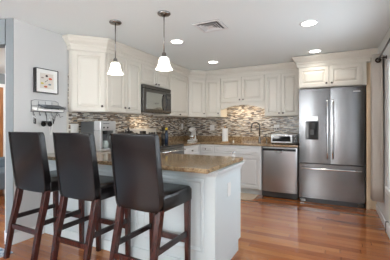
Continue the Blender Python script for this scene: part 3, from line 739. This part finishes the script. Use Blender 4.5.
MB().tube([(0, 0, .065), (0, -.01, .085), (-.01, -.06, .085)], .006, 8).build('nozzle', M_nickel, t, smooth=True)
t = thing('small_ornament', 'tiny white ornament standing beside the paper towel', 'ornament', (-1.66, 4.78, CT+.001))
MB().lathe([(.010, 0), (.016, .008), (.014, .022), (.008, .034), (.009, .042), (.003, .05)], seg=14).build('figure', M_plate, t, smooth=True)

# ------------------------------------------------------------------ toaster oven
t = thing('toaster_oven', 'silver toaster oven with dark glass door beside the fridge', 'toaster oven', (-.985, 4.78, CT+.001))
w, h, d_ = .445, .155, .30
for x_ in (.03, w-.03):
    for y_ in (.03, d_-.03): MB().lathe([(.012, 0), (.014, .015)], (x_, y_), 10).build('foot', M_black, t)
MB().box(0, w, .01, d_, .014, h+.014).build('body', M_silver, t, bevel=.010)
dr = MB().box(.012, .345, -.006, .01, .03, h).build('door', M_silver, t, bevel=.004)
MB().box(.030, .328, -.008, -.005, .045, h-.022).build('door_glass', M_glassblk, dr, bevel=.002)
MB().tube([(.05, -.006, h-.012), (.05, -.028, h-.012), (.31, -.028, h-.012), (.31, -.006, h-.012)], .006, 8).build('handle', M_chrome, dr, smooth=True)
MB().box(.352, w-.008, -.004, .01, .024, h+.004).build('control_panel', M_dgrey, t, bevel=.003)
for z_ in (.05, .09, .13):
    seg = 12; MB().loft([[(.395+r*math.cos(6.2832*i/seg), -.004-hh, z_+r*math.sin(6.2832*i/seg)) for i in range(seg)] for r, hh in ((.014, 0), (.012, .014))]).build('knob', M_chrome, t, smooth=True)

# ------------------------------------------------------------------ small glass ornament on the peninsula
t = thing('glass_ornament', 'small clear and dark ornament at the far corner of the peninsula worktop', 'ornament', (-.90, 2.58, CT+.001))
MB().lathe([(.016, 0), (.020, .006), (.016, .018), (.008, .026)], seg=16).build('base', M_plate, t, smooth=True)
for i, a in enumerate((-.6, .0, .6)):
    MB().tube([(0, 0, .022), (math.sin(a)*.022, 0, .045), (math.sin(a)*.034, 0, .060)], [.005, .008, .004], 8).build('petal', [M_chrome, M_black, M_chrome][i], t, smooth=True)

# ------------------------------------------------------------------ curtain, rod
t = thing('curtain', 'taupe grommet curtain bunched at the end of the rod by the fridge', 'curtain', (.47, 4.05, .275))
mb = MB(); nU, nV = 90, 10; loops = []
for j in range(nV+1):
    z = 1.80*j/nV; row = []
    for i in range(nU+1):
        u_ = i/nU; y = -.10+.24*u_
        x = .057*math.sin(u_*2*math.pi*4.5+.4) * (1-.12*j/nV) + .004*math.sin(9*u_+3*j/nV)
        row.append((x-.005, y, z))
    loops.append(row)
mb.loft(loops, cap=False, closed=False); mb.build('fabric', M_curtain, t, smooth=True, solid=.004)
ring_ = [(-.003+.024*math.cos(6.2832*k/18), -.108, 1.72+.024*math.sin(6.2832*k/18)) for k in range(19)]
MB().tube(ring_, .009, 8).build('grommet', M_bronze, t, smooth=True)
t = thing('curtain_rod', 'dark bronze curtain rod above the right-hand window', 'curtain rod', (.47, 4.17, 1.995))
MB().tube([(0, 0, 0), (-.035, -2.1, 0)], .009, 12).build('rod', M_bronze, t, smooth=True)
MB().tube([(0, .0, 0), (0, .012, 0), (0, .03, 0), (0, .045, 0), (0, .055, 0)], [.011, .022, .028, .022, .006], 14).build('finial', M_bronze, t, smooth=True)
MB().tube([(.064, -.36, -.0), (0.02, -.36, 0), (-.005, -.36, 0)], .007, 8).tube([(.065, -.36, 0), (.060, -.36, 0)], .022, 14).build('bracket', M_bronze, t, smooth=True)

# baseboard heater below the window
t = thing('baseboard_heater', 'low white heater with dark end along the right wall', 'heater', (.505, 3.70, 0))
MB().box(.004, .029, -1.6, -.02, .012, .125).build('cover', M_trim, t, bevel=.006)
MB().box(0, .030, -.02, 0, 0, .13).build('end_cap', M_black, t, bevel=.003)

# mats and rugs
mb = MB(); pts = []
x0, x1, y0, y1, rr = -1.93, -1.17, 4.27, 4.70, .12
for cx, cy, a0 in ((x1-rr, y0+rr, -90), (x1-.02, y1-.02, 0), (x0+.02, y1-.02, 90), (x0+rr, y0+rr, 180)):
    r_ = rr if cy < 4.5 else .02
    for k in range(7): pts.append((cx+r_*math.cos(R(a0+15*k)), cy+r_*math.sin(R(a0+15*k))))
mb.prism(pts, .0005, .010); tag(mb.build('floor_mat', M_mat, bevel=.003), 'small beige mat with rounded corners on the floor before the sink', 'mat')
tag(MB().box(-4.9, -2.70, -.6, 1.50, .0005, .010).build('area_rug', M_rug, bevel=.003), 'blue and white patterned rug at the bottom left corner', 'rug')

# sofa in the next room
t = thing('armchair', 'slate blue armchair seen through the room opening on the left', 'armchair', (-5.35, 2.65, 0), 90)
MB().box(-.42, .42, -.40, .35, .12, .42).build('seat', M_sofa, t, bevel=.04, seg=3)
MB().box(-.42, .42, .25, .42, .35, .60).build('backrest', M_sofa, t, bevel=.05, seg=3)
for s in (-1, 1): MB().box(s*.46-.07, s*.46+.07, -.40, .40, .12, .50).build('armrest', M_sofa, t, bevel=.04, seg=3)
for sx in (-.42, .42):
    for sy in (-.32, .32): MB().lathe([(.015, 0), (.025, .13)], (sx, sy), 10).build('leg', M_stoolwood, t, smooth=True)
